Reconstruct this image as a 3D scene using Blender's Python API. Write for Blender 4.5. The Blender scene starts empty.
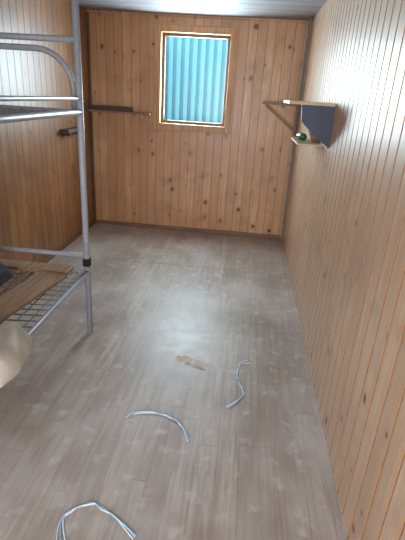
import bpy, math, random
from mathutils import Vector, Matrix, noise
random.seed(4)
S = bpy.context.scene
COL = S.collection

# ------------------------------------------------------------ helpers
def link(o, parent=None):
    COL.objects.link(o)
    if parent is not None:
        o.parent = parent
        o.matrix_parent_inverse = Matrix.Translation(-Vector(parent.location))
    return o

def mesh_obj(name, verts, faces, mats, parent=None, idx=None, origin=None, smooth=False):
    me = bpy.data.meshes.new(name)
    org = Vector(origin) if origin is not None else Vector((0, 0, 0))
    me.from_pydata([tuple(Vector(v) - org) for v in verts], [], faces)
    if not isinstance(mats, (list, tuple)):
        mats = [mats]
    for m in mats:
        me.materials.append(m)
    if idx:
        for p, i in zip(me.polygons, idx):
            p.material_index = i
    if smooth:
        for p in me.polygons:
            p.use_smooth = True
    me.update()
    o = bpy.data.objects.new(name, me)
    o.location = org
    return link(o, parent)

def empty(name, loc, label, cat):
    o = bpy.data.objects.new(name, None)
    o.empty_display_size = 0.1
    o.location = loc
    o["label"] = label
    o["category"] = cat
    COL.objects.link(o)
    return o

def tag(o, label, cat, group=None):
    o["label"] = label
    o["category"] = cat
    if group:
        o["group"] = group
    return o

BF = [(0,1,3,2),(4,6,7,5),(0,4,5,1),(2,3,7,6),(0,2,6,4),(1,5,7,3)]
def boxdata(a, b):
    return [(x, y, z) for x in (a[0], b[0]) for y in (a[1], b[1]) for z in (a[2], b[2])]

def boxes(name, lst, mat, parent=None, bevel=0.0, origin=None):
    vs, fs = [], []
    for a, b in lst:
        k = len(vs)
        vs += boxdata(a, b)
        fs += [tuple(i + k for i in f) for f in BF]
    o = mesh_obj(name, vs, fs, mat, parent, origin=origin)
    if bevel:
        m = o.modifiers.new("bevel", 'BEVEL')
        m.width = bevel
        m.segments = 2
    return o

def box(name, a, b, mat, parent=None, bevel=0.0, origin=None):
    return boxes(name, [(a, b)], mat, parent, bevel, origin)

def oriented_box(name, p, q, w, t, up, mat, parent=None, bevel=0.002, origin=None):
    """bar from p to q, width w (sideways), thickness t (along up)"""
    p, q = Vector(p), Vector(q)
    d = (q - p).normalized()
    s = d.cross(Vector(up)).normalized()
    u = s.cross(d).normalized()
    vs = []
    for e in (p, q):
        for i in (-1, 1):
            for j in (-1, 1):
                vs.append(e + s * i * w / 2 + u * j * t / 2)
    o = mesh_obj(name, vs, BF, mat, parent, origin=origin)
    if bevel:
        m = o.modifiers.new("bevel", 'BEVEL'); m.width = bevel; m.segments = 2
    return o

def sweep(pts, r, n=10, smoothn=0):
    """returns verts, faces of a tube through pts"""
    pts = [Vector(p) for p in pts]
    vs, fs = [], []
    ref = None
    for i, p in enumerate(pts):
        d = (pts[min(i+1, len(pts)-1)] - pts[max(i-1, 0)]).normalized()
        if ref is None:
            ref = Vector((0, 0, 1)) if abs(d.z) < 0.9 else Vector((0, 1, 0))
        s = d.cross(ref)
        if s.length < 1e-4:
            s = d.cross(Vector((1, 0, 0)))
        s.normalize()
        u = s.cross(d).normalized()
        ref = u
        for k in range(n):
            a = 2 * math.pi * k / n
            vs.append(p + (s * math.cos(a) + u * math.sin(a)) * r)
    for i in range(len(pts) - 1):
        for k in range(n):
            k2 = (k + 1) % n
            fs.append((i*n+k, i*n+k2, (i+1)*n+k2, (i+1)*n+k))
    fs.append(tuple(reversed(range(n))))
    fs.append(tuple((len(pts)-1)*n + k for k in range(n)))
    return vs, fs

def tubes(name, paths, r, mat, parent=None, n=10, origin=None):
    vs, fs = [], []
    for pts in paths:
        v, f = sweep(pts, r, n)
        k = len(vs)
        vs += v
        fs += [tuple(i + k for i in ff) for ff in f]
    return mesh_obj(name, vs, fs, mat, parent, origin=origin, smooth=True)

def catmull(pts, n=8):
    P = [Vector(p) for p in pts]
    P = [P[0]*2 - P[1]] + P + [P[-1]*2 - P[-2]]
    out = []
    for i in range(1, len(P) - 2):
        for k in range(n):
            t = k / n
            a, b, c, d = P[i-1], P[i], P[i+1], P[i+2]
            out.append(0.5*((2*b)+(c-a)*t+(2*a-5*b+4*c-d)*t*t+(-a+3*b-3*c+d)*t**3))
    out.append(P[-2])
    return out

# ------------------------------------------------------------ materials
class NT:
    def __init__(self, name):
        self.m = bpy.data.materials.new(name)
        self.m.use_nodes = True
        self.t = self.m.node_tree
        self.b = self.t.nodes["Principled BSDF"]
    def n(self, typ, **kw):
        nd = self.t.nodes.new(typ)
        for k, v in kw.items():
            setattr(nd, k, v)
        return nd
    def l(self, a, b):
        self.t.links.new(a, b)
    def val(self, sock, v):
        if hasattr(v, "node"):
            self.l(v, sock)
        else:
            sock.default_value = v
    def math(self, op, a, b=0.0, c=0.0, clamp=False):
        nd = self.n("ShaderNodeMath", operation=op)
        nd.use_clamp = clamp
        self.val(nd.inputs[0], a); self.val(nd.inputs[1], b); self.val(nd.inputs[2], c)
        return nd.outputs[0]
    def mix(self, f, a, b, blend='MIX'):
        nd = self.n("ShaderNodeMix", data_type='RGBA', blend_type=blend)
        self.val(nd.inputs[0], f); self.val(nd.inputs[6], a); self.val(nd.inputs[7], b)
        return nd.outputs[2]
    def comb(self, x, y, z):
        nd = self.n("ShaderNodeCombineXYZ")
        self.val(nd.inputs[0], x); self.val(nd.inputs[1], y); self.val(nd.inputs[2], z)
        return nd.outputs[0]
    def noise(self, vec, scale=1.0, detail=3.0, dist=0.0):
        nd = self.n("ShaderNodeTexNoise")
        self.l(vec, nd.inputs["Vector"])
        nd.inputs["Scale"].default_value = scale
        nd.inputs["Detail"].default_value = detail
        nd.inputs["Distortion"].default_value = dist
        return nd.outputs["Fac"]
    def remap(self, v, a, b, c=0.0, d=1.0):
        nd = self.n("ShaderNodeMapRange")
        nd.clamp = True
        self.val(nd.inputs[0], v)
        for i, x in enumerate((a, b, c, d)):
            nd.inputs[i+1].default_value = x
        return nd.outputs[0]

def rgb(r, g, b):
    f = lambda c: ((c/255+0.055)/1.055)**2.4 if c > 10 else c/255/12.92
    return (f(r), f(g), f(b), 1)

def simple(name, col, rough=0.5, metal=0.0, var=0.15, scale=30, bump=0.0):
    w = NT(name)
    tc = w.n("ShaderNodeTexCoord").outputs["Object"]
    nz = w.noise(tc, scale, 4)
    dark = tuple(c*(1-var*1.6) for c in col[:3]) + (1,)
    c = w.mix(w.remap(nz, 0.3, 0.7), dark, col)
    w.l(c, w.b.inputs["Base Color"])
    w.b.inputs["Roughness"].default_value = rough
    w.b.inputs["Metallic"].default_value = metal
    if bump:
        bp = w.n("ShaderNodeBump"); bp.inputs["Strength"].default_value = bump
        bp.inputs["Distance"].default_value = 0.01
        w.l(nz, bp.inputs["Height"]); w.l(bp.outputs[0], w.b.inputs["Normal"])
    return w.m

def plank_mat(name, axis, pitch, t0, light, dark, knot, rough=0.45, knots=True, stain=None, up='Z', kr=0.06, kth=0.45, st=0.6, bvar=0.5, kmix=1.0):
    w = NT(name)
    sep = w.n("ShaderNodeSeparateXYZ")
    w.l(w.n("ShaderNodeTexCoord").outputs["Object"], sep.inputs[0])
    t = sep.outputs[axis]; z = sep.outputs[up]
    bid = w.math('FLOOR', w.math('DIVIDE', w.math('SUBTRACT', t, t0), pitch))
    wn = w.n("ShaderNodeTexWhiteNoise", noise_dimensions='1D')
    w.l(bid, wn.inputs["W"])
    rnd = wn.outputs["Value"]
    off = w.math('MULTIPLY', rnd, 13.0)
    zz = w.math('ADD', z, off)
    grain = w.noise(w.comb(w.math('MULTIPLY', t, 55.0), off, w.math('MULTIPLY', zz, 2.2)), 1.0, 4, 0.6)
    big = w.noise(w.comb(w.math('MULTIPLY', t, 9.0), off, w.math('MULTIPLY', zz, 1.3)), 1.0, 2, 0.3)
    f = w.remap(w.math('ADD', w.math('MULTIPLY', grain, 0.6), w.math('MULTIPLY', big, 0.4)), 0.36, 0.64)
    c = w.mix(f, dark, light)
    c = w.mix(w.math('MULTIPLY', rnd, bvar), c, tuple(x*0.8 for x in dark[:3]) + (1,))
    if knots:
        wob = w.noise(w.comb(t, z, 0.0), 26.0, 2, 0.0)
        vo = w.n("ShaderNodeTexVoronoi", voronoi_dimensions='2D')
        w.l(w.comb(t, w.math('MULTIPLY', zz, 0.8), 0.0), vo.inputs["Vector"])
        vo.inputs["Scale"].default_value = 5.0
        sc = w.n("ShaderNodeSeparateXYZ"); w.l(vo.outputs["Color"], sc.inputs[0])
        rad = w.remap(sc.outputs[0], kth, 1.0, -0.01, kr)
        dd = w.math('ADD', vo.outputs["Distance"], w.math('MULTIPLY', w.math('SUBTRACT', wob, 0.5), 0.12))
        d = w.math('SUBTRACT', dd, rad)
        has = w.math('GREATER_THAN', sc.outputs[0], kth)
        k = w.math('MULTIPLY', w.remap(d, 0.0, 0.03, kmix, 0.0), has)
        halo = w.math('MULTIPLY', w.remap(d, 0.0, 0.2, 0.45, 0.0), has)
        c = w.mix(halo, c, tuple(x*0.75 for x in dark[:3]) + (1,))
        c = w.mix(k, c, knot)
    if stain:
        s = w.noise(w.comb(t, z, 3.0), 1.6, 6, 0.6)
        c = w.mix(w.remap(s, 0.42, 0.66, 0, st), c, stain)
        s2 = w.noise(w.comb(t, z, 9.0), 4.0, 6, 0.4)
        c = w.mix(w.remap(s2, 0.54, 0.72, 0, st*0.8), c, tuple(x*0.72 for x in stain[:3]) + (1,))
    w.l(c, w.b.inputs["Base Color"])
    w.b.inputs["Roughness"].default_value = rough
    bp = w.n("ShaderNodeBump"); bp.inputs["Strength"].default_value = 0.15
    bp.inputs["Distance"].default_value = 0.004
    w.l(grain, bp.inputs["Height"]); w.l(bp.outputs[0], w.b.inputs["Normal"])
    return w.m

def wood(name, light, dark, axis='X', rough=0.5):
    w = NT(name)
    mp = w.n("ShaderNodeMapping")
    w.l(w.n("ShaderNodeTexCoord").outputs["Object"], mp.inputs[0])
    sc = {'X': (3, 50, 50), 'Y': (50, 3, 50), 'Z': (50, 50, 3)}[axis]
    mp.inputs["Scale"].default_value = sc
    g = w.noise(mp.outputs[0], 1.0, 4, 0.5)
    w.l(w.mix(w.remap(g, 0.35, 0.65), dark, light), w.b.inputs["Base Color"])
    w.b.inputs["Roughness"].default_value = rough
    return w.m

PR = 0.104  # right wall board pitch
PB = 0.094
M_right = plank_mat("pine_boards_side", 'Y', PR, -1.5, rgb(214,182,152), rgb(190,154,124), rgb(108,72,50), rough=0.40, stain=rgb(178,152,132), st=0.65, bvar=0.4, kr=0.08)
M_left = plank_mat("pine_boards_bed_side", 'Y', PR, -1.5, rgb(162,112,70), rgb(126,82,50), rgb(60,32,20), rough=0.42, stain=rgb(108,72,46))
M_back = plank_mat("pine_boards_end", 'X', PB, -1.77, rgb(216,168,124), rgb(188,136,94), rgb(76,42,26), rough=0.38, kr=0.10, kth=0.36, stain=rgb(178,126,86), st=0.6, kmix=0.88)
M_ceil = plank_mat("ceiling_boards", 'Y', 0.2, -1.5, rgb(158,156,160), rgb(138,136,142), rgb(90,80,80), rough=0.6, knots=False, up='X')
M_groove = simple("groove_pine", rgb(164,116,76), 0.8)
M_groove_deep = simple("groove_deep", rgb(60,38,24), 0.9)
M_groove_dark = simple("groove_pine_dark", rgb(140,98,64), 0.7)
M_groove_ceil = simple("groove_ceiling", rgb(110,108,114), 0.7)
M_trim = wood("trim_pine_z", rgb(200,152,106), rgb(170,122,80), 'Z')
M_base = wood("baseboard_wood", rgb(142,102,74), rgb(110,78,56), 'X')
M_sash = wood("sash_wood", rgb(104,74,52), rgb(82,56,38), 'Z')
M_tube = simple("grey_enamel_steel", rgb(158,160,166), 0.42, 0.0, 0.1, 40)
M_wire = simple("galvanised_wire", rgb(146,144,142), 0.45, 0.3, 0.2, 60)
M_black = simple("black_fabric", rgb(26,26,30), 0.85, 0, 0.3, 60, 0.3)
M_beige = simple("beige_fabric", rgb(184,172,158), 0.9, 0, 0.12, 10, 0.3)
M_plank = wood("plank_light_y", rgb(170,136,104), rgb(138,106,78), 'Y')
M_shelfl = wood("shelf_light_x", rgb(204,174,140), rgb(170,138,106), 'X')
M_shelfb = wood("shelf_brown_x", rgb(150,108,74), rgb(116,80,54), 'X')
M_shelfd = wood("shelf_dark", rgb(74,52,40), rgb(50,36,30), 'X')
M_navy = simple("navy_panel", rgb(38,48,72), 0.5, 0, 0.4, 14)
M_green = simple("green_plastic", rgb(20,110,60), 0.4)
M_grey = simple("grey_foam", rgb(160,152,144), 0.9, 0, 0.25, 30)
M_white = simple("white_plastic", rgb(234,242,250), 0.35, 0, 0.03)
M_blue = simple("pale_blue_plastic", rgb(130,200,238), 0.35, 0, 0.05)
M_chip = simple("torn_fibre", rgb(224,208,188), 0.9, 0, 0.2, 80, 0.3)
M_chipd = simple("dark_fibre", rgb(84,60,46), 0.9, 0, 0.25, 80)
M_ground = simple("bare_ground", rgb(120,112,96), 0.95, 0, 0.3, 4)

# laminate floor
def floor_mat():
    w = NT("laminate_floor")
    sep = w.n("ShaderNodeSeparateXYZ")
    co = w.n("ShaderNodeTexCoord").outputs["Object"]
    w.l(co, sep.inputs[0])
    x, y = sep.outputs[0], sep.outputs[1]
    pw, pl = 0.098, 1.9
    row = w.math('FLOOR', w.math('DIVIDE', x, pw))
    wn = w.n("ShaderNodeTexWhiteNoise", noise_dimensions='1D'); w.l(row, wn.inputs["W"])
    ys = w.math('ADD', w.math('DIVIDE', y, pl), wn.outputs["Value"])
    col = w.math('FLOOR', ys)
    wn2 = w.n("ShaderNodeTexWhiteNoise", noise_dimensions='2D')
    w.l(w.comb(row, col, 0.0), wn2.inputs["Vector"])
    r = wn2.outputs["Value"]
    off = w.math('MULTIPLY', r, 17.0)
    g = w.noise(w.comb(w.math('MULTIPLY', x, 44.0), w.math('MULTIPLY', w.math('ADD', y, off), 2.6), off), 1.0, 6, 1.0)
    c = w.mix(w.remap(g, 0.33, 0.67), rgb(148,132,122), rgb(184,170,160))
    c = w.mix(w.math('MULTIPLY', r, 0.6), c, rgb(146,130,120))
    # seams
    fx = w.math('FRACT', w.math('DIVIDE', x, pw))
    sx = w.math('LESS_THAN', fx, 0.03)
    fy = w.math('FRACT', ys)
    sy = w.math('LESS_THAN', fy, 0.0025)
    c = w.mix(w.math('MULTIPLY', w.math('MAXIMUM', sx, sy), 0.48), c, rgb(90,76,68))
    # joint between the two laid sections
    j = w.math('LESS_THAN', w.math('ABSOLUTE', w.math('SUBTRACT', y, 3.86)), 0.009)
    c = w.mix(w.math('MULTIPLY', j, 0.5), c, rgb(90,76,66))
    # dust and trodden dirt
    d1 = w.noise(w.comb(w.math('MULTIPLY', x, 1.6), w.math('MULTIPLY', y, 1.0), 2.0), 1.3, 7, 0.4)
    c = w.mix(w.remap(d1, 0.44, 0.68, 0, 0.5), c, rgb(202,196,192))
    d3 = w.noise(w.comb(x, y, 7.0), 2.3, 7, 0.3)
    c = w.mix(w.remap(d3, 0.48, 0.70, 0, 0.5), c, rgb(132,112,98))
    d2 = w.noise(w.comb(x, y, 4.0), 12.0, 8, 0.0)
    c = w.mix(w.remap(d2, 0.56, 0.74, 0, 0.45), c, rgb(212,208,206))
    w.l(c, w.b.inputs["Base Color"])
    w.l(w.remap(d2, 0.3, 0.7, 0.42, 0.50), w.b.inputs["Roughness"])
    return w.m
M_floor = floor_mat()

def glass_mat():
    w = NT("window_glass")
    t = w.t
    tr = w.n("ShaderNodeBsdfTransparent"); tr.inputs[0].default_value = (0.95, 0.98, 0.98, 1)
    gl = w.n("ShaderNodeBsdfGlossy"); gl.inputs["Roughness"].default_value = 0.25
    mx = w.n("ShaderNodeMixShader"); mx.inputs[0].default_value = 0.012
    w.l(tr.outputs[0], mx.inputs[1]); w.l(gl.outputs[0], mx.inputs[2])
    w.l(mx.outputs[0], t.nodes["Material Output"].inputs[0])
    return w.m
M_glass = glass_mat()
M_fence = simple("blue_painted_steel", rgb(124,194,216), 0.4, 0.0, 0.08, 3)

# ------------------------------------------------------------ room shell
XL, XR, YB, YF, H = -1.77, 0.53, 5.0, -1.5, 2.29

def plank_wall(name, a0, a1, pitch, base, nrm, lo, hi, place, mats, gw=0.009, gd=0.007, th=0.06, hole=None):
    """profile along coordinate a; place(a, depth, h)->xyz ; depth positive = out of the room"""
    deep = 2 if len(mats) > 2 else 1
    br = [(a0, 0.0, 0)]
    a = a0
    while a < a1 - 1e-6:
        e = a + pitch
        if e >= a1 - gw:
            br.append((a1, 0.0, 0)); break
        br.append((e - gw/2, 0.0, 0))
        br.append((e - gw/4, gd, 1))
        br.append((e + gw/4, gd, deep))
        br.append((e + gw/2, 0.0, 1))
        a = e
    if hole:
        h0, h1, z0, z1 = hole
        for h in (h0, h1):
            for i in range(len(br)-1):
                if br[i][0] < h < br[i+1][0]:
                    t = (h-br[i][0])/(br[i+1][0]-br[i][0])
                    dd = br[i][1]*(1-t)+br[i+1][1]*t
                    br.insert(i+1, (h, dd, br[i+1][2])); break
    vs, fs, ix = [], [], []
    def quad(p, m):
        k = len(vs); vs.extend(p); fs.append((k, k+1, k+2, k+3)); ix.append(m)
    for i in range(len(br)-1):
        (p, dp, _), (q, dq, g) = br[i], br[i+1]
        mid = (p+q)/2
        rng = [(lo, hi)]
        if hole and h0 < mid < h1:
            rng = [(lo, z0), (z1, hi)]
            rng = [r for r in rng if r[1]-r[0] > 1e-4]
        for (l, h) in rng:
            quad([place(p,dp,l), place(q,dq,l), place(q,dq,h), place(p,dp,h)], g)
            quad([place(q,th,l), place(p,th,l), place(p,th,h), place(q,th,h)], 0)
            quad([place(p,dp,h), place(q,dq,h), place(q,th,h), place(p,th,h)], 0)
            quad([place(q,dq,l), place(p,dp,l), place(p,th,l), place(q,th,l)], 0)
    ends = [(a0, lo, hi), (a1, lo, hi)]
    if hole:
        ends += [(h0, z0, z1), (h1, z0, z1)]
    for (a, l, h) in ends:
        quad([place(a,0,l), place(a,th,l), place(a,th,h), place(a,0,h)], 0)
    o = mesh_obj(name, vs, fs, mats, idx=ix)
    o["kind"] = "structure"
    return o

WX0, WX1, WZ0, WZ1 = -0.978, -0.256, 1.228, 2.126   # window opening
plank_wall("wall_back", XL, XR, PB, 0, 0, -0.02, H+0.02, lambda a,d,h: (a, YB+d, h), [M_back, M_groove_dark], hole=(WX0,WX1,WZ0,WZ1), gw=0.004, gd=0.0015, th=0.1)
plank_wall("wall_right", YF, YB, PR, 0, 0, -0.02, H+0.02, lambda a,d,h: (XR+d, a, h), [M_right, M_groove, M_groove_deep], gw=0.014, gd=0.008)
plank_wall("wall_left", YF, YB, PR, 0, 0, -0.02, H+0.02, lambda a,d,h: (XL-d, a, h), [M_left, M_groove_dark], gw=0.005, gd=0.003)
plank_wall("wall_front", XL, XR, PB, 0, 0, -0.02, H+0.02, lambda a,d,h: (a, YF-d, h), [M_back, M_groove_dark], hole=(-1.05,0.25,-0.02,2.0), gw=0.007, gd=0.005)
plank_wall("ceiling", YF, YB, 0.2, 0, 0, XL, XR, lambda a,d,h: (h, a, H+d), [M_ceil, M_groove_ceil], gw=0.008, gd=0.004)
fl = box("floor", (XL, YF, -0.08), (XR, YB, 0.0), M_floor); fl["kind"] = "structure"

def struct(o):
    o["kind"] = "structure"; return o
struct(box("baseboard_back", (XL, YB-0.018, 0), (XR, YB, 0.045), M_base, bevel=0.005))
struct(box("baseboard_left", (XL, YF, 0), (XL+0.018, YB-0.018, 0.045), wood("baseboard_wood_y", rgb(126,88,58), rgb(98,64,42), 'Y'), bevel=0.005))
struct(box("trim_1", (XL, YB-0.02, H-0.02), (XR, YB, H), M_back, bevel=0.005))
struct(box("trim_2", (XR-0.022, YB-0.025, 0.0), (XR, YB, H-0.02), M_grey, bevel=0.008))
struct(box("trim_3", (XL, YB-0.022, 0.045), (XL+0.022, YB, H-0.02), M_sash, bevel=0.006))

# window
cw = 0.068
win = boxes("window_1", [((WX0-cw, YB-0.022, WZ0-cw), (WX0, YB, WZ1+cw)),
                   ((WX1, YB-0.022, WZ0-cw), (WX1+cw, YB, WZ1+cw)),
                   ((WX0, YB-0.022, WZ1), (WX1, YB, WZ1+cw)),
                   ((WX0, YB-0.03, WZ0-cw), (WX1, YB, WZ0))], M_trim, bevel=0.004)
struct(win)
fr = 0.03
sy0, sy1 = YB+0.055, YB+0.102
boxes("window_sash", [((WX0, sy0, WZ0), (WX0+fr, sy1, WZ1)), ((WX1-fr, sy0, WZ0), (WX1, sy1, WZ1)),
                ((WX0+fr, sy0, WZ1-fr), (WX1-fr, sy1, WZ1)), ((WX0+fr, sy0, WZ0), (WX1-fr, sy1, WZ0+fr))], M_sash, win, bevel=0.003)
box("glass_pane", (WX0+fr, YB+0.092, WZ0+fr), (WX1-fr, YB+0.096, WZ1-fr), M_glass, win)

# ------------------------------------------------------------ outside
gr = struct(box("ground", (-9, -9, -0.35), (9, 12, -0.3), M_ground))
def fence():
    prof, x = [], -3.6
    while x < 3.4:
        prof += [(x, 0), (x+0.056, 0), (x+0.060, 0.03), (x+0.078, 0.03), (x+0.082, 0)]
        x += 0.098
    vs, fs = [], []
    for (a, d) in prof:
        vs += [(a, 5.75-d, -0.3), (a, 5.75-d, 3.1)]
    for i in range(len(prof)-1):
        fs.append((2*i, 2*i+2, 2*i+3, 2*i+1))
    o = mesh_obj("corrugated_fence", vs, fs, M_fence, origin=(0, 5.75, -0.3))
    m = o.modifiers.new("solid", 'SOLIDIFY'); m.thickness = 0.002
    tag(o, "pale blue corrugated steel fence outside the window", "fence")
fence()

# ------------------------------------------------------------ bunk bed
BX0, BX1, BY0, BY1 = -1.72, -0.94, 0.56, 2.48
bed = empty("bunk_bed", (-1.33, 1.52, 0), "grey tubular steel bunk bed with wire mesh bases", "bed")
R = 0.019
for (x, y) in ((BX1, BY1), (BX1, BY0), (BX0, BY1), (BX0, BY0)):
    tubes("post", [[(x, y, 0), (x, y, 2.12)]], R, M_tube, bed, 14)
def arch(y, z, r, inset, zb):
    x0, x1 = BX0+inset, BX1-inset
    P = [(x1, y, zb)]
    for k in range(9):
        a = math.pi/2*k/8
        P.append((x1-r+r*math.cos(a), y, z-r+r*math.sin(a)))
    for k in range(9):
        a = math.pi/2*k/8
        P.append((x0+r-r*math.sin(a), y, z-r+r*math.cos(a)))
    P.append((x0, y, zb))
    return P
for y in (BY1, BY0):
    tubes("end_frame", [arch(y, 1.73, 0.2, 0.030, 1.43)], 0.016, M_tube, bed, 12)
    tubes("cross_bar", [[(BX0, y, 1.78), (BX1, y, 1.78)]], 0.016, M_tube, bed, 12)
    tubes("cross_bar", [[(BX0, y, 2.08), (BX1, y, 2.08)]], 0.016, M_tube, bed, 12)
    tubes("cross_bar", [[(BX0, y, 0.56), (BX1, y, 0.56)]], 0.014, M_tube, bed, 12)
for z in (1.42, 0.45):
    for x, s in ((BX1, -1), (BX0, 1)):
        tubes("side_rail", [[(x, BY0, z), (x, BY1, z)]], 0.016, M_tube, bed, 12)
    for y in (BY0, BY1):
        box("end_rail", (BX0, y-0.012, z-0.014), (BX1, y+0.012, z+0.012), M_tube, bed, 0.002)
    paths = []
    def sag(x, y):
        return z - 0.002 - 0.02*math.sin(math.pi*(x-BX0)/(BX1-BX0))*math.sin(math.pi*(y-BY0)/(BY1-BY0))
    for i in range(1, 12):
        x = BX0 + (BX1-BX0)*i/12
        paths.append([(x, BY0+(BY1-BY0)*k/12, sag(x, BY0+(BY1-BY0)*k/12)) for k in range(13)])
    for j in range(1, 32):
        y = BY0 + (BY1-BY0)*j/32
        paths.append([(BX0+(BX1-BX0)*k/8, y, sag(BX0+(BX1-BX0)*k/8, y)) for k in range(9)])
    o = tubes("wire_mesh", paths, 0.0042, M_wire, bed, 5)
# second tube of top bunk
tubes("guard_rail", [[(BX1, BY0, 1.50), (BX1, BY1, 1.49)]], 0.011, M_tube, bed, 10)
o = boxes("strap", [((BX1-0.023, BY1-0.023, 0.49), (BX1+0.023, BY1+0.023, 0.545))], M_black, bed, 0.008)

# ------------------------------------------------------------ things on the lower bunk
pl = oriented_box("wooden_plank", (-1.09, 2.33, 0.482), (-1.19, 1.68, 0.482), 0.17, 0.02, (0,0,1), M_plank, origin=(-1.15, 2.0, 0.472))
tag(pl, "pale pine plank lying on the lower bunk mesh", "plank")
pl = oriented_box("wooden_plank", (-1.68, 2.41, 0.482), (-1.02, 2.41, 0.482), 0.11, 0.02, (0,0,1), M_plank, origin=(-1.4, 2.41, 0.472))
tag(pl, "pale short board across the end of the lower bunk", "plank")

def draped(name, mat, label):
    """folded mattress: layered slab resting over the bed rail"""
    nx, ny = 34, 36
    x0, x1, y0, y1 = -1.28, -0.815, 1.26, 1.64
    top, bot = [], []
    for j in range(ny+1):
        v = j/ny
        y = y0+(y1-y0)*v
        for i in range(nx+1):
            u = i/nx
            x = x0+(x1-x0)*u
            edge = 0.012*math.sin(v*5+1)
            xx = x + edge*u - 0.16*u*max(0, v-0.6)**1.5*2 - 0.10*u*max(0, 0.3-v)
            yy = y + 0.02*math.sin(u*6)*v
            hgt = 0.095*(min(1, 6*v)*min(1, 6*(1-v))*min(1, 6*u))**0.5
            fold = 0.024*noise.noise(Vector((x*9, y*7, 1.0))) + 0.030*(1-abs(noise.noise(Vector((x*4+y*3, y*3, 4.0)))*2))**5
            hang = max(0.0, (u-0.78)/0.22)
            z = 0.478 + hgt*(1-hang**3) + fold*(1-hang*0.5)
            zb = 0.472
            top.append((xx, yy, max(z, zb+0.004)))
            bot.append((xx - 0.01*u, yy, zb))
    vs = top+bot
    n = (nx+1)*(ny+1)
    fs = []
    for j in range(ny):
        for i in range(nx):
            a = j*(nx+1)+i
            fs.append((a, a+1, a+nx+2, a+nx+1))
            fs.append((n+a, n+a+nx+1, n+a+nx+2, n+a+1))
    for i in range(nx):
        a = i; fs.append((a, n+a, n+a+1, a+1))
        a = ny*(nx+1)+i; fs.append((a, a+1, n+a+1, n+a))
    for j in range(ny):
        a = j*(nx+1); fs.append((a, a+nx+1, n+a+nx+1, n+a))
        a = j*(nx+1)+nx; fs.append((a, n+a, n+a+nx+1, a+nx+1))
    o = mesh_obj(name, vs, fs, mat, origin=(-1.02, 1.44, 0.472), smooth=True)
    m = o.modifiers.new("s", 'SUBSURF'); m.levels = 1; m.render_levels = 1
    tag(o, label, "bedding")
draped("bedding_bundle", M_beige, "creased pale beige folded mattress over the lower bunk edge")
def black_item():
    p = [(-1.27,1.93,0.50),(-1.28,2.22,0.50),(-1.62,2.26,0.50),(-1.58,1.90,0.50),
         (-1.29,1.97,0.57),(-1.31,2.20,0.56),(-1.60,2.22,0.72),(-1.57,1.96,0.71)]
    fs = [(0,3,2,1),(4,5,6,7),(0,1,5,4),(1,2,6,5),(2,3,7,6),(3,0,4,7)]
    o = mesh_obj("jacket", p, fs, M_black, origin=(-1.4,2.1,0.5), smooth=True)
    m = o.modifiers.new("b", 'BEVEL'); m.width = 0.012; m.segments = 2
    m = o.modifiers.new("s", 'SUBSURF'); m.subdivision_type = 'SIMPLE'; m.levels = 3; m.render_levels = 3
    t = bpy.data.textures.new("crease", 'CLOUDS'); t.noise_scale = 0.07
    m = o.modifiers.new("d", 'DISPLACE'); m.texture = t; m.strength = 0.025; m.mid_level = 0.5
    tag(o, "folded black jacket on the lower bunk beside the plank", "jacket")
black_item()

# ------------------------------------------------------------ shelves on the end wall / bed wall
sh = empty("wall_shelf", (-1.42, 4.98, 1.30), "narrow light pine shelf beside the window", "shelf")
box("shelf_board", (-1.765, 4.88, 1.305), (-1.07, 4.998, 1.325), M_shelfb, sh, 0.002)
box("bracket", (-1.18, 4.90, 1.265), (-1.15, 4.998, 1.305), M_trim, sh, 0.002)
box("bracket", (-1.68, 4.90, 1.265), (-1.65, 4.998, 1.305), M_trim, sh, 0.002)
o = box("dark_rail", (-1.74, 4.895, 1.326), (-1.27, 4.93, 1.372), M_shelfd, None, 0.003, origin=(-1.5, 4.91, 1.326))
tag(o, "dark brown wooden strip lying on the pine shelf", "wood strip")
sh = empty("side_shelf", (XL+0.06, 4.3, 1.12), "small dark brown shelf on the bed side wall", "shelf")
box("shelf_board", (XL, 4.12, 1.13), (XL+0.09, 4.54, 1.165), M_shelfd, sh, 0.003)
box("bracket", (XL, 4.42, 1.10), (XL+0.07, 4.45, 1.13), M_shelfd, sh, 0.002)
box("bracket", (XL, 4.2, 1.10), (XL+0.07, 4.23, 1.13), M_shelfd, sh, 0.002)

# ------------------------------------------------------------ shelf unit on the long wall
su = empty("corner_shelf_unit", (0.5, 3.2, 1.26), "pine wall shelf with dark navy triangular side panel", "shelf")
box("top_board", (0.245, 2.92, 1.528), (XR-0.001, 3.42, 1.548), M_shelfl, su, 0.002)
box("lower_board", (0.355, 3.16, 1.262), (XR-0.001, 3.66, 1.274), M_shelfl, su, 0.002)
def prism(name, pts, y0, y1, mat, parent):
    n = len(pts)
    vs = [(x, y0, z) for x, z in pts] + [(x, y1, z) for x, z in pts]
    fs = [tuple(range(n)), tuple(reversed(range(n, 2*n)))] + [(i, (i+1) % n, n+(i+1) % n, n+i) for i in range(n)]
    return mesh_obj(name, vs, fs, mat, parent)
prism("side_panel", [(0.325, 1.527), (XR-0.001, 1.527), (XR-0.001, 1.275), (0.42, 1.355), (0.335, 1.43)], 2.93, 2.945, M_navy, su)
prism("side_panel", [(0.38, 1.527), (XR-0.001, 1.527), (XR-0.001, 1.276), (0.48, 1.276)], 3.39, 3.405, M_shelfb, su)
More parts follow.
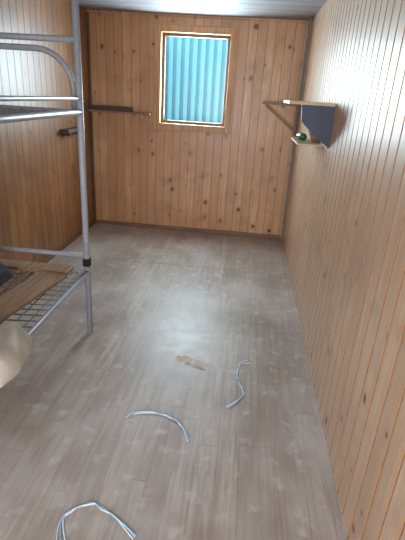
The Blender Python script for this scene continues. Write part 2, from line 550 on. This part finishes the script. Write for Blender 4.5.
def lathe_y(name, prof, c, mat, n=20, origin=None):
    vs, fs = [], []
    for (r, t) in prof:
        for k in range(n):
            a = 2*math.pi*k/n
            vs.append((c[0]+r*math.cos(a)-t*0.2, c[1]+t, c[2]+r*math.sin(a)))
    for j in range(len(prof)-1):
        for k in range(n):
            fs.append((j*n+k, (j+1)*n+k, (j+1)*n+(k+1) % n, j*n+(k+1) % n))
    fs.append(tuple(range(n))); fs.append(tuple(reversed([(len(prof)-1)*n+k for k in range(n)])))
    return mesh_obj(name, vs, fs, mat, smooth=True, origin=origin)
g = lathe_y("plastic_bottle", [(0.021,0),(0.025,0.006),(0.025,0.10),(0.019,0.12),(0.010,0.135),(0.010,0.155)], (0.425, 3.42, 1.300), M_green, origin=(0.425,3.42,1.275))
tag(g, "small green plastic bottle lying on the lower shelf board", "bottle")

# far bracket near the corner
fb = empty("shelf_bracket", (0.5, 4.86, 1.24), "brown wooden shelf bracket with diagonal brace in the corner", "bracket")
box("top_bar", (0.13, 4.84, 1.492), (XR-0.03, 4.88, 1.518), M_shelfb, fb, 0.002)
oriented_box("brace", (0.17, 4.86, 1.485), (0.50, 4.86, 1.235), 0.03, 0.025, (0,0,1), M_shelfb, fb)
box("wall_cleat", (0.485, 4.84, 1.2), (0.502, 4.88, 1.5), M_shelfb, fb, 0.002)

# hanging cable in the corner
c = tubes("hanging_cable", [catmull([(0.505, 4.78, 2.28), (0.515, 4.76, 2.1), (0.51, 4.74, 1.9), (0.518, 4.75, 1.7), (0.508, 4.74, 1.56)])], 0.006, M_grey, origin=(0.505,4.78,2.28))
tag(c, "thin grey cable hanging down the corner from the ceiling", "cable")

# ------------------------------------------------------------ scraps on the floor
def cable(pts, label, seed):
    mid = Vector(pts[len(pts)//2] + (0,))
    e = empty("cable_scrap", (mid.x, mid.y, 0), label, "cable")
    e["group"] = "plastic cable scraps on the floor"
    P = catmull([(x, y, 0.004) for x, y in pts], 16)
    N = len(P)
    for s, m, r in ((0.0, M_white, 0.0024), (1.0, M_blue, 0.0020), (2.0, M_white, 0.0015), (0.6, M_white, 0.0013)):
        Q = []
        for i, p in enumerate(P):
            d = (P[min(i+1, N-1)]-P[max(i-1, 0)]).normalized()
            side = Vector((-d.y, d.x, 0))
            u = i/(N-1)
            fray = 0.018*max(0, 1-u/0.2) + 0.014*max(0, (u-0.85)/0.15)
            a = noise.noise(Vector((u*8, s*5, seed)))*0.007
            Q.append(p + side*(a + (s-1)*(0.0015+fray)) + Vector((0, 0, 0.0015*s)))
        if s == 2.0:
            Q = Q[:int(N*0.45)]
        if s == 0.6:
            Q = Q[int(N*0.6):]
        tubes("strand", [Q], r, m, e, 8)
cable([(-.464,1.697),(-.44,1.745),(-.37,1.766),(-.30,1.760),(-.235,1.735),(-.19,1.69),(-.137,1.605)], "white and pale blue frayed plastic cable, curved, on laminate", 1.3)
cable([(-.535,1.02),(-.569,1.115),(-.545,1.165),(-.485,1.202),(-.44,1.19),(-.366,1.155),(-.276,1.094)], "white and pale blue plastic cable bent into an arch", 4.7)
cable([(.147,2.325),(.10,2.305),(.082,2.25),(.078,2.143),(.110,2.04),(.116,1.99),(.095,1.95),(.035,1.868)], "white and pale blue kinked plastic cable near torn scraps", 7.9)
def chip(c, rx, ry, rot, h, mat, seed, label):
    rnd = random.Random(seed)
    n = 26
    ring = []
    for k in range(n):
        a = 2*math.pi*k/n
        q = 0.6+0.5*rnd.random()
        x, y = rx*q*math.cos(a), ry*q*math.sin(a)
        ring.append((c[0]+x*math.cos(rot)-y*math.sin(rot), c[1]+x*math.sin(rot)+y*math.cos(rot)))
    vs = [(x, y, 0.0003) for x, y in ring]
    vs += [(c[0]+(x-c[0])*0.85, c[1]+(y-c[1])*0.85, h*(0.5+rnd.random())) for x, y in ring]
    vs.append((c[0], c[1], h*0.9))
    fs = [(i, (i+1) % n, n+(i+1) % n, n+i) for i in range(n)] + [(n+i, n+(i+1) % n, 2*n) for i in range(n)]
    fs.append(tuple(reversed(range(n))))
    o = mesh_obj("torn_scrap", vs, fs, mat, origin=(c[0], c[1], 0))
    tag(o, label, "debris", "torn scraps on the floor")
chip((-.26,2.285), .07, .04, -0.1, .003, M_chip, 1, "pale torn fibre scrap on the laminate floor")
chip((-.155,2.250), .055, .028, -0.5, .003, M_chip, 5, "pale torn fibre scrap on the laminate floor")
tw = tubes("dark_twig", [catmull([(-.25,2.240,.003),(-.21,2.228,.006),(-.17,2.21,.005),(-.12,2.19,.003)])], 0.0016, M_chipd, n=7, origin=(-.2,2.22,0))
tag(tw, "thin dark twig beside the pale torn scraps", "twig")

# ------------------------------------------------------------ lights
wd = bpy.data.worlds.new("sky"); S.world = wd; wd.use_nodes = True
bg = wd.node_tree.nodes["Background"]
bg.inputs[0].default_value = (0.72, 0.87, 1.0, 1); bg.inputs[1].default_value = 2.6

def area(name, loc, rot, sx, sy, power, col):
    L = bpy.data.lights.new(name, 'AREA'); L.shape = 'RECTANGLE'; L.size = sx; L.size_y = sy
    L.energy = power; L.color = col
    o = bpy.data.objects.new(name, L); o.location = loc; o.rotation_euler = rot
    COL.objects.link(o); return o
area("doorway_daylight", (-0.4, YF-0.15, 1.2), (math.radians(88), 0, math.radians(-16)), 1.25, 1.5, 118, (0.88, 0.95, 1.0))
area("window_daylight", (-0.61, YB+0.14, 1.68), (math.radians(-90), 0, 0), 0.6, 0.8, 70, (0.76, 0.91, 1.0))
sn = bpy.data.lights.new("sun", 'SUN'); sn.energy = 6.0; sn.angle = math.radians(1); sn.color = (1.0, 0.97, 0.92)
so = bpy.data.objects.new("sun", sn); COL.objects.link(so)
so.rotation_euler = Vector((0.55, 0.4, -0.9)).to_track_quat('-Z', 'Y').to_euler()

# ------------------------------------------------------------ camera
cam = bpy.data.cameras.new("camera"); co = bpy.data.objects.new("camera", cam); COL.objects.link(co)
fwd = Vector((-0.0733, 0.921, -0.378)).normalized()
rt = Vector((0.9935, 0.103, 0.058)); rt = (rt - fwd*rt.dot(fwd)).normalized()
up = rt.cross(fwd)
M = Matrix((rt, up, -fwd)).transposed().to_4x4()
M.translation = (0, 0, 1.555)
co.matrix_world = M
cam.sensor_fit = 'VERTICAL'; cam.sensor_height = 36; cam.lens = 430/540*36; cam.clip_start = 0.02
S.camera = co
S.view_settings.view_transform = 'Standard'
S.view_settings.look = 'None'
